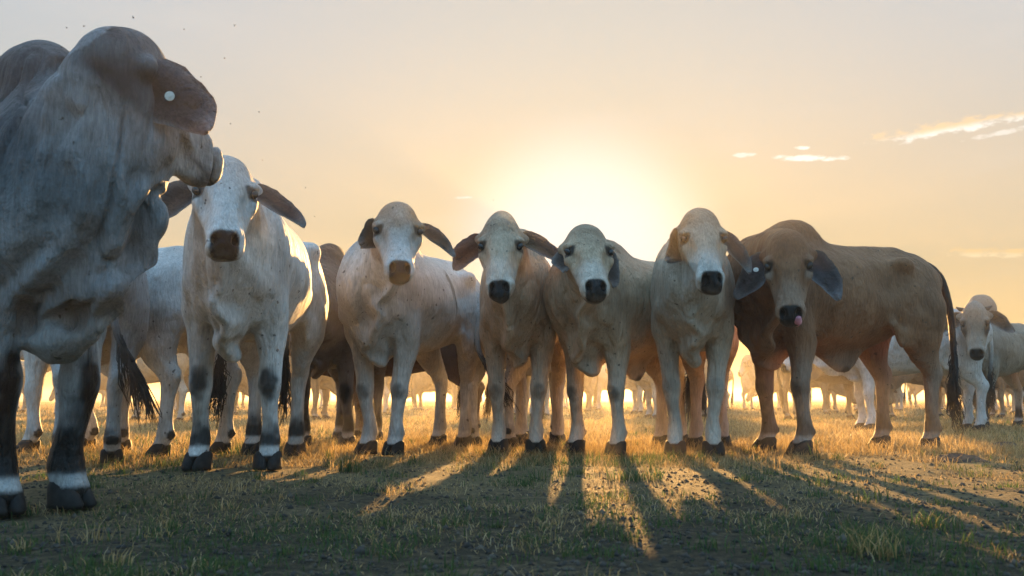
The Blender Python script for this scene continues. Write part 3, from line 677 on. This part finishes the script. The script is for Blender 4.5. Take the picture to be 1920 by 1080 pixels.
def joined(name, parts, mat, **props):
    P = []; F = []; C = []; o = 0
    for p, f, c in parts: P.append(p); F.append(f+o); C.append(c); o += len(p)
    return link(name, mesh_from(name, np.concatenate(P), np.concatenate(F), np.concatenate(C), mat, False), **props)
def scatter(n, y0, y1, power=1.0, spread=.88):
    t = rng.uniform(0, 1, n); y = (y0**(1-power)+t*(y1**(1-power)-y0**(1-power)))**(1/(1-power)) if power != 1 else y0*(y1/y0)**t
    return rng.uniform(-1, 1, n)*spread*y+rng.uniform(-.3, .3, n), y
def patch(x, y, f, seed):
    return vnoise(np.column_stack([x, y, np.zeros(len(x))]), f, seed)
def colours(x, y, green_bias=0.0):
    n = len(x); g = patch(x, y, 1.1, 31)+.5*patch(x, y, 3.7, 32)+rng.normal(0, .35, n)+green_bias+.12-smoothstep(3.0, 5.2, y)*.85
    c = np.where((g > .05)[:, None], GREEN[rng.integers(0, 4, n)], DRY[rng.integers(0, 4, n)])
    return c*rng.uniform(.7, 1.25, (n, 1)), g
def field(n, y0, y1, lmin, lmax, power, wk):
    x, y = scatter(n, y0, y1, power); keep = patch(x, y, 2.3, 33)+.7*patch(x, y, 6.1, 34)+rng.normal(0, .3, n) > .18-.6*smoothstep(3.4, 6, y); x, y = x[keep], y[keep]
    cl, g = colours(x, y); dens = .75+.5*patch(x, y, 2.0, 35)
    ln = rng.uniform(lmin, lmax, len(x))*(.7+.6*np.clip(dens, 0, 1.4)); le = np.abs(rng.normal(.45, .35, len(x))); dry = g <= .05
    le[dry] = rng.uniform(.5, 1.5, dry.sum()); le[dry & (y > 6)] *= .45; ln[dry] *= 1.15
    return blades(x, y, ln, wk*rng.uniform(.6, 1.4, len(x))*np.maximum(1, y/5), np.minimum(le, 1.48), cl)
parts = [field(150000, 1.15, 7.0, .012, .036, 1.0, .0013), field(210000, 5.0, 18, .03, .08, .6, .0017), field(120000, 16, 75, .05, .10, .6, .0018)]
# denser little tussocks
cx, cy = scatter(900, 1.3, 11, 1.0); k = rng.integers(14, 46, len(cx)); ix = np.repeat(np.arange(len(cx)), k); rad = rng.uniform(.015, .05, len(cx))[ix]
tx = cx[ix]+rng.normal(0, 1, len(ix))*rad; ty = cy[ix]+rng.normal(0, 1, len(ix))*rad
tgc = rng.random(len(cx)) < (.9-.65*smoothstep(3.8, 6.5, cy)); tcol = np.where(tgc[ix][:, None], GREEN[rng.integers(0, 4, len(ix))], DRY[rng.integers(0, 4, len(ix))])*rng.uniform(.7, 1.3, (len(ix), 1))
parts.append(blades(tx, ty, rng.uniform(.03, .085, len(ix))*(.62+.38*smoothstep(3, 6, ty))*np.repeat(np.where(rng.random(len(cx)) < .1, 1.6, 1)*rng.uniform(.5, 1.15, len(cx)), k), .0016*np.maximum(1, ty/5), np.abs(rng.normal(.4, .3, len(ix))), tcol))
joined('grass', parts, gm, kind='stuff', label='short trampled green grass and dry straw over the paddock', category='grass')
# crumbs of soil and dung
def lumps(x, y, r, col):
    base = np.array([(1, 0, 0), (-1, 0, 0), (0, 1, 0), (0, -1, 0), (0, 0, .8), (0, 0, -.5)]); f = np.array([(0, 2, 4), (2, 1, 4), (1, 3, 4), (3, 0, 4), (2, 0, 5), (1, 2, 5), (3, 1, 5), (0, 3, 5)])
    n = len(x); P = base[None]*r[:, None, None]*rng.uniform(.6, 1.3, (n, 6, 1)); a = rng.uniform(0, 6.28, n)
    X = P[:, :, 0]*np.cos(a)[:, None]-P[:, :, 1]*np.sin(a)[:, None]+x[:, None]; Y = P[:, :, 0]*np.sin(a)[:, None]+P[:, :, 1]*np.cos(a)[:, None]+y[:, None]; Zz = P[:, :, 2]+ground_z(x, y)[:, None]
    return np.stack([X, Y, Zz], -1).reshape(-1, 3), (f[None]+(np.arange(n)*6)[:, None, None]).reshape(-1, 3), np.repeat(col, 6, 0)
x, y = scatter(26000, 1.2, 11, 1.0)
soil_m, nt, b = material('soil_crumb'); at = N(nt, 'ShaderNodeAttribute', attribute_name='Col'); nt.links.new(at.outputs['Color'], b.inputs['Base Color']); b.inputs['Roughness'].default_value = .95
sc_ = np.array([(.05, .042, .034), (.03, .026, .022), (.085, .07, .052)])[rng.integers(0, 3, len(x))]
joined('soil_crumbs', [lumps(x, y, rng.gamma(2.0, .0022, len(x))+.002, sc_)], soil_m, kind='stuff', label='dark crumbs of dry soil and dung among the grass', category='soil')

# ------------------------------------------------------------------ the herd
def deg(v): return math.degrees(math.atan2(v[1], v[0]))
def bovine(name, front, heading, poll, look, pitch, label, feet=None, **kw):
    """front: ground point between the front feet; poll: top of the head; angles in degrees seen from above"""
    sc = kw.get('scale', 1.0); a = math.radians(heading); c, s = math.cos(a), math.sin(a)
    loc = np.array(front)-.45*sc*V(c, s)
    tl = lambda P: V(((P[0]-loc[0])*c+(P[1]-loc[1])*s)/sc, (-(P[0]-loc[0])*s+(P[1]-loc[1])*c)/sc)
    pl = tl(poll)
    p = dict(kw, label=label, loc=tuple(loc), heading=heading, poll=(pl[0], pl[1], poll[2]/sc), yaw=look-heading, pitch=pitch)
    if feet: p['feet'] = [tuple(f) for f in feet]
    return build_bovine(name, p)
WHITE = dict(coat=(.74, .72, .69), dark=(.30, .29, .28), pale=(.80, .78, .75))
CREAM = dict(coat=(.64, .50, .36), dark=(.34, .22, .135), pale=(.76, .71, .64), dk_hump=.5, dk_neck=.25, dk_poll=.6)  # cream coat and brown crown, with warm sun flare put into the colour
GREY = dict(coat=(.46, .455, .445), dark=(.13, .13, .135), pale=(.58, .57, .55))
BROWN = dict(coat=(.33, .165, .082), dark=(.13, .065, .038), pale=(.42, .33, .26), legc=(.38, .30, .24), lg=.6)

# the big grey bull standing close by
BULLG = dict(coat=(.31, .315, .325), dark=(.055, .060, .068), pale=(.50, .50, .49))
bovine('bull', ground(62, 956), -36, atdepth(238, 84, 2.85), 54, 41, 'huge grey bull with a wrinkled neck and a tagged ear, its head turned away',
       h=.0088, scale=1.06, cat='bull', hump=1.15, bull=.45, arch=-.07, throat=.35, lump=.5, fat=1.1, dewlap=1.45, wrinkle=3.0, head=.92, headw=1.06, feet=[(.46, .11), (.45, -.10), (-.66, .17), (-.70, -.16)],
       **BULLG, dk_head=0, cup=.5, dk_pollz=.26, pl_nose=.6, dk_neck=.75, dk_neckz=(.75, 1.15), dk_hump=.9, dk_poll=.8, knee=1., kneeh=.17, kneez=.36, sock=1., sockz=.22, bandw=.45, leg=1.2, sheath=1.2, scrotum=1,
       ear_l=(.35, .8, -.2, 0, 1.05), ear_r=(.52, .85, -.15, -58, 1.2), tags=('ear_r',), tag_back=1, ear_in=(.07, .06, .065), ear_out=(.085, .08, .09), ear_edge=(.5, .5, .5), earw=1.3, seed=3)
# grey cow turned away behind the bull
bovine('cow', ground(160, 868)+V(-.42, 1.05), 112, V(-3.4, 7.6, 1.45), 120, 60, 'grey cow turned away behind the huge bull, showing rump, black tail and dark fetlocks',
       scale=1.03, hump=.5, **dict(GREY, coat=(.42, .42, .42)), knee=0, sock=1., sockz=.15, tail=[(-.86, 0, 1.16), (-.92, -.04, 1.05), (-.93, -.10, .85), (-.95, -.14, .68), (-.98, -.22, .55)], switch=1.1, seed=4,
       feet=[(.45, .16), (.45, -.16), (-.66, .13), (-.68, -.13)])
# white cow side-on
bovine('cow', V(-3.25, 6.45), 160, V(-4.3, 6.9, 1.45), 165, 60, 'white speckled cow side-on between the huge bull and the white cow with black knees',
       scale=1.06, hump=.5, **WHITE, knee=0, sock=.3, sheath=1.0, feet=[(.45, .16), (.30, -.16), (-.62, .18), (-.80, -.16)], seed=5)
# white cow with black knees
bovine('cow', ground(432, 880), -86, atdepth(424, 310, 4.38), -71, 50, 'white cow with black knees and spread ears',
       h=.0092, scale=1.13, fat=.93, head=.98, headw=1.12, hump=.35, dewlap=1.2, **WHITE, knee=.9, kneeh=.09, sock=.95, sockz=.15, bandw=.9, dk_poll=.45, pl_back=0, feet=[(.45, .17), (.45, -.15), (-.55, .13), (-.68, -.14)],
       ear_l=(.80, .55, 0, 10, 1.12), ear_r=(.66, .72, .05, 0, 1.05), tags=(), ear_in=(.14, .085, .06), seed=6)
# dark bull behind
bovine('bull', ground(600, 838), -94, atdepth(570, 530, 6.75), -80, 64, 'dark grey bull with a black shoulder standing in behind the cow with black knees',
       scale=1.04, cat='bull', hump=1.0, bull=.6, fat=1.05, dewlap=1.2, **dict(GREY, coat=(.13, .12, .115), dark=(.03, .03, .033), pale=(.22, .2, .19)), dk_neck=.85, dk_hump=.9, knee=1., sock=1., ear_l=(.85, .5, 0, 0, 1.1), seed=7, feet=[(.45, .20), (.42, -.14), (-.66, .17), (-.70, -.16)])
# cream cow with a branded side
bovine('cow', ground(714, 852), -109, atdepth(745, 392, 5.5), -79, 50, 'cream cow with a dark smear on its ribs',
       h=.0092, scale=1.1, fat=.90, headw=1.15, head=.97, hump=.4, **dict(WHITE, coat=(.66, .64, .61), dark=(.40, .26, .16)), dk_poll=.85, dk_pollz=.36, knee=.6, kneeh=.05, kneez=.37, sock=.35, sockz=.13, ear_l=(.82, .52, -.05, 15, 1.1), ear_r=(.35, .92, .1, -35, .8), tags=(), ear_in=(.20, .11, .05), seed=8, brand=1,
       feet=[(.46, .09), (.44, -.10), (-.55, .13), (-.68, -.12)])
# animal half hidden behind
bovine('cow', V(.25, 8.1), 68, V(.6, 9.0, 1.45), 60, 60, 'pale cow turned away with a black tail, squeezed in behind two cream cows', scale=.95, hump=.4, **WHITE, knee=0, sock=.5, tail=[(-.86, 0, 1.16), (-.92, .0, 1.05), (-.94, .02, .85), (-.96, -.03, .70), (-.98, -.14, .60)], seed=9)
bovine('cow', V(-1.45, 8.3), 172, V(-2.1, 8.1, 1.1), 200, 70, 'dark brown cow seen under the belly of the cream cow with the smear', scale=.95, hump=.4, **dict(BROWN, coat=(.10, .06, .04)), knee=0, sock=0, seed=10)
# cream cow with pointed crown
bovine('cow', ground(972, 848), -98, atdepth(940, 416, 5.75), -92, 57, 'cream cow with a pointed crown and wide spread ears',
       h=.0092, scale=1.1, fat=.93, headw=1.05, head=1.0, hump=.5, **CREAM, knee=.5, kneeh=.05, kneez=.37, sock=.1, bandw=.3, ear_l=(.92, .36, -.05, 10, 1.15), ear_r=(.62, .76, .05, -10, 1.0), tags=(), ear_in=(.20, .11, .05), seed=11, crown=1, feet=[(.46, .11), (.44, -.13), (-.62, .15), (-.70, -.14)])
# cream young bull with small hanging ears
bovine('bull', ground(1116, 850), -128, atdepth(1098, 434, 5.5), -85, 46, 'cream young bull with ears hanging close to its cheeks', cat='bull',
       h=.0092, scale=1.07, head=.98, headw=1.18, hump=.15, sheath=1.1, dewlap=1.3, **dict(CREAM, coat=(.62, .46, .31), dk_poll=.45), dk_eye=.15, dk_pollz=.2, knee=.6, kneeh=.05, kneez=.37, sock=.0, bandw=.2, ear_l=(.25, .95, -.25, 30, .95), ear_r=(.25, .9, .1, 40, .8), ear_in=(.08, .06, .05), seed=12, feet=[(.46, .16), (.44, -.16), (-.62, .15), (-.66, -.15)])  # warmth of the sun flare put into this coat too
# tall grey cow
bovine('cow', ground(1305, 853), -103, atdepth(1312, 404, 5.6), -90, 53, 'pale cow with a white muzzle standing shoulder to shoulder with the brown bull',
       h=.0092, scale=1.12, fat=.90, headw=1.06, head=.98, hump=.4, dewlap=1.1, **dict(CREAM, coat=(.60, .51, .40)), pl_nose=.8, knee=.25, kneeh=.05, sock=.0, bandw=.2, ear_l=(.58, .8, -.1, 15, 1.12), ear_r=(.28, .92, .05, -40, .9), tags=(), ear_in=(.13, .085, .06), seed=13, feet=[(.46, .10), (.44, -.12), (-.60, .15), (-.70, -.14)])  # coat colour likewise takes in the flare's warmth
# brown one licking its nose
bovine('bull', ground(1468, 848), -153, atdepth(1476, 446, 5.6), -106, 64, 'brown young bull licking its nose, long ears hanging down', cat='bull',
       h=.0092, scale=1.15, fat=.86, head=.96, headw=1.05, hump=.4, dewlap=1.25, sheath=.95, **BROWN, eyering=.9, pl_nose=.4, dk_poll=.45, knee=.4, kneeh=.05, kneez=.37, sock=.5, bandw=.5, dk_neck=.55, ear_l=(.52, .88, .05, 0, 1.22), ear_r=(.56, .85, .05, 0, 1.2), tags=('ear_r',), ear_in=(.10, .085, .09), ear_edge=(.26, .25, .26), tongue=1,
       tail=[(-.87, .02, 1.19), (-.96, .05, 1.12), (-1.0, .08, .9), (-.985, .10, .65), (-.96, .11, .5)], tailc=(.10, .06, .04), switch=1.15, seed=14, feet=[(.50, .20), (.40, -.20), (-.66, .14), (-.56, -.16)])
# cream cow in the dust behind the brown one
bovine('cow', V(4.0, 10.4), 176, V(3.2, 10.3, 1.2), 190, 70, 'cream cow side-on in the dust beyond the brown bull', scale=1.05, hump=.5, **WHITE, knee=0, sock=0, seed=15)
# grey bull walking up
bovine('bull', ground(1842, 803), -146, atdepth(1826, 574, 9.55), -117, 68, 'grey humped bull with stub horns and black eye patches walking up through the dust', cat='bull', scale=1.02, hump=1.55, fat=.9, bull=.4, head=1.08,
       **dict(WHITE, coat=(.36, .29, .22), pale=(.48, .42, .35)), dk_hump=.7, cheek=1., knee=1., kneeh=.13, kneez=.42, sock=1., sockz=.18, bandw=.9, horn=1, ear_l=(.82, .55, 0, 10, 1.05), ear_r=(.82, .55, 0, 10, 1.), ear_in=(.10, .07, .05), seed=16, feet=[(.52, .06), (.30, -.12), (-.66, .14), (-.70, -.16)])
bovine('bull', V(8.6, 13.0), 200, V(7.6, 12.6, 1.4), 205, 60, 'pale bull with a dark scrotum behind the grey humped bull', cat='bull', hump=1.0, scrotum=1, **WHITE, knee=0, sock=.6, seed=17)

# far herd in the dust
def clone(root, label, loc, heading, sc):
    r = root.copy(); COL.objects.link(r); r.location = (*loc, 0); r.rotation_euler = (0, 0, math.radians(heading)); r.scale = (sc,)*3; r['label'] = label
    for ch in root.children:
        c = ch.copy(); COL.objects.link(c); c.parent = r
        for gch in ch.children:
            d = gch.copy(); COL.objects.link(d); d.parent = c
    return r
FAR = [('cream', dict(CREAM, coat=(.46, .38, .28))), ('tan', dict(CREAM, coat=(.26, .17, .10), pale=(.4, .3, .2)))]
protos = []
k_ = 0
spots = [(-13.5, 23), (-11.6, 27), (-8.4, 24), (-9.6, 31), (-6.6, 29), (-5.2, 25), (-4.2, 33), (-2.6, 30), (-1.3, 36), (.6, 34), (2.2, 31), (4.0, 29.5), (5.2, 25), (6.3, 33), (7.6, 27.5), (9.0, 31), (9.9, 25), (11.2, 28.5), (12.3, 34), (13.4, 27), (15.0, 31), (16.5, 36), (18.5, 33), (-15.5, 33), (20.5, 29), (8.3, 22), (3.3, 21), (6.4, 20), (-3.3, 20), (-6.2, 19), (-9.0, 18.5), (1.2, 23), (10.9, 21), (4.6, 24), (7.2, 24.5), (-1.9, 25), (12.6, 23), (14.8, 25), (-12.2, 21), (5.7, 28), (2.9, 26), (5.3, 15.2), (2.9, 16.4), (-3.6, 15.4), (-5.6, 14.2), (7.4, 16.5), (.3, 17.5), (9.4, 17)]
for i, (x, y) in enumerate(spots):
    kind = i % 2; colour, style = FAR[kind]; hd = [178, 12, 195, -20, 160, 8, -60, 185][i % 8]
    lab = f'{colour} cow of the far herd hazed by backlit dust'
    if i < 2:
        o = bovine('cow', V(x, y), hd, V(x, y, 0)+V(*(np.array([math.cos(math.radians(hd)), math.sin(math.radians(hd))])*(.45 if kind else .5)), (.75 if kind else 1.4)), hd+(8 if kind else -10), 62, lab, h=.02, hump=.5, knee=0, sock=0, group='far herd in the dust, '+colour, seed=20+i, **style)
        protos.append(o)
    else:
        clone(protos[kind], lab, (x, y), hd, rng.uniform(.92, 1.06))

# ------------------------------------------------------------------ tufts, dung, flies
def tuft(px, py, n, rad, lmin, lmax, greenness, label, name='grass_tuft'):
    g = ground(px, py); x = np.clip(rng.normal(0, rad, n), -1.6*rad, 1.6*rad); y = np.clip(rng.normal(0, rad, n), -1.6*rad, 1.6*rad)
    c = np.where((rng.random(n) < greenness)[:, None], GREEN[rng.integers(0, 4, n)]*1.1, DRY[rng.integers(0, 4, n)])*rng.uniform(.8, 1.3, (n, 1))
    P, F, C = blades(x, y, rng.uniform(lmin, lmax, n), np.full(n, .002), np.abs(rng.normal(.3, .25, n)), c, z=np.full(n, -.012))
    o = link(name, mesh_from(name, P, F, C, gm, False), label=label, category='grass tuft'); o.location = (g[0], g[1], 0); return o
tuft(1640, 1045, 130, .035, .05, .12, .6, 'sunlit yellow-green grass tuft glowing in the shaded foreground')
tuft(655, 880, 90, .03, .05, .12, .95, 'small leafy green weed at the feet of the cream cow with the smear', 'weed')
tuft(1745, 985, 110, .04, .03, .075, .9, 'dark green grass tuft in the shade in front of the brown bull')
tuft(1190, 900, 150, .07, .05, .10, .75, 'green grass tuft in front of the cream young bull')
def pat(px, py, r, label):
    g = ground(px, py); P = []; F = []; nr, ns = 5, 18
    for i in range(nr):
        t = i/(nr-1)
        for k in range(ns):
            a = 2*math.pi*k/ns; q = r*(1-t)*(1+.18*math.sin(3*a+px)+.1*math.sin(7*a)); P.append((q*math.cos(a), q*.8*math.sin(a), -.01+.045*(1-(1-t)**2.2)+.006*math.sin(5*a+9*t)))
    for i in range(nr-1):
        for k in range(ns): F.append((i*ns+k, i*ns+(k+1) % ns, (i+1)*ns+(k+1) % ns, (i+1)*ns+k))
    o = link('dung_pat', mesh_from('dung_pat', P, F, None, M['dung']), label=label, category='dung'); o.location = (*g, 0)
M['dung'] = plain('dung', (.05, .038, .028), .8, .5, 40)
pat(1795, 862, .17, 'flat dark dung pat on sunlit grass by the brown bull'); pat(1885, 838, .16, 'dark dung pat on sunlit grass below the grey humped bull')
fm = plain('fly_body', (.02, .02, .02), .4, .2)
fb = ball_mesh('fly', .0019, fm, 8, 6, (1.6, 1, 1)); wing = mesh_from('wing', [(0, 0, 0), (-.003, .001, .0005), (-.0045, .003, .001), (-.002, .003, .001)], [(0, 1, 2, 3)], None, plain('fly_wing', (.25, .25, .25), .3, .1))
for px, py, d in [(125, 52, 2.6), (157, 49, 2.7), (250, 33, 2.5), (345, 55, 2.6), (421, 109, 2.8), (377, 144, 2.9), (432, 232, 3.1), (486, 210, 3.2), (590, 406, 4.5), (492, 300, 3.9), (573, 352, 4.2), (925, 375, 5.0), (440, 48, 2.9), (115, 88, 2.7), (160, 90, 2.8)]:
    o = link('fly', fb, label='tiny dark fly in the air around the cattle', category='fly', group='flies around the cattle'); o.location = tuple(atdepth(px, py, d)); o.rotation_euler = (rng.uniform(-.4, .4), rng.uniform(-.4, .4), rng.uniform(0, 6))
    a = link('wing', wing, o); a.location = (0, .0005, .0015); a = link('wing', wing, o); a.location = (0, -.0005, .0015); a.scale = (1, -1, 1)

# ------------------------------------------------------------------ dusty air
hz, nt, b = material('dusty_air'); nt.nodes.remove(b)
pv = nt.nodes.new('ShaderNodeVolumePrincipled'); pv.inputs['Color'].default_value = (1.0, .93, .82, 1); pv.inputs['Density'].default_value = .0052; pv.inputs['Anisotropy'].default_value = .62
nt.links.new(pv.outputs[0], nt.nodes['Material Output'].inputs['Volume'])
bx = [(x, y, z) for x in (-150, 150) for y in (-4, 220) for z in (-1.2, 1.95)]
link('haze', mesh_from('haze', bx, [(0, 1, 3, 2), (4, 6, 7, 5), (0, 4, 5, 1), (2, 3, 7, 6), (0, 2, 6, 4), (1, 5, 7, 3)], None, hz, False), kind='stuff', label='golden backlit dust hanging low over the paddock', category='haze')
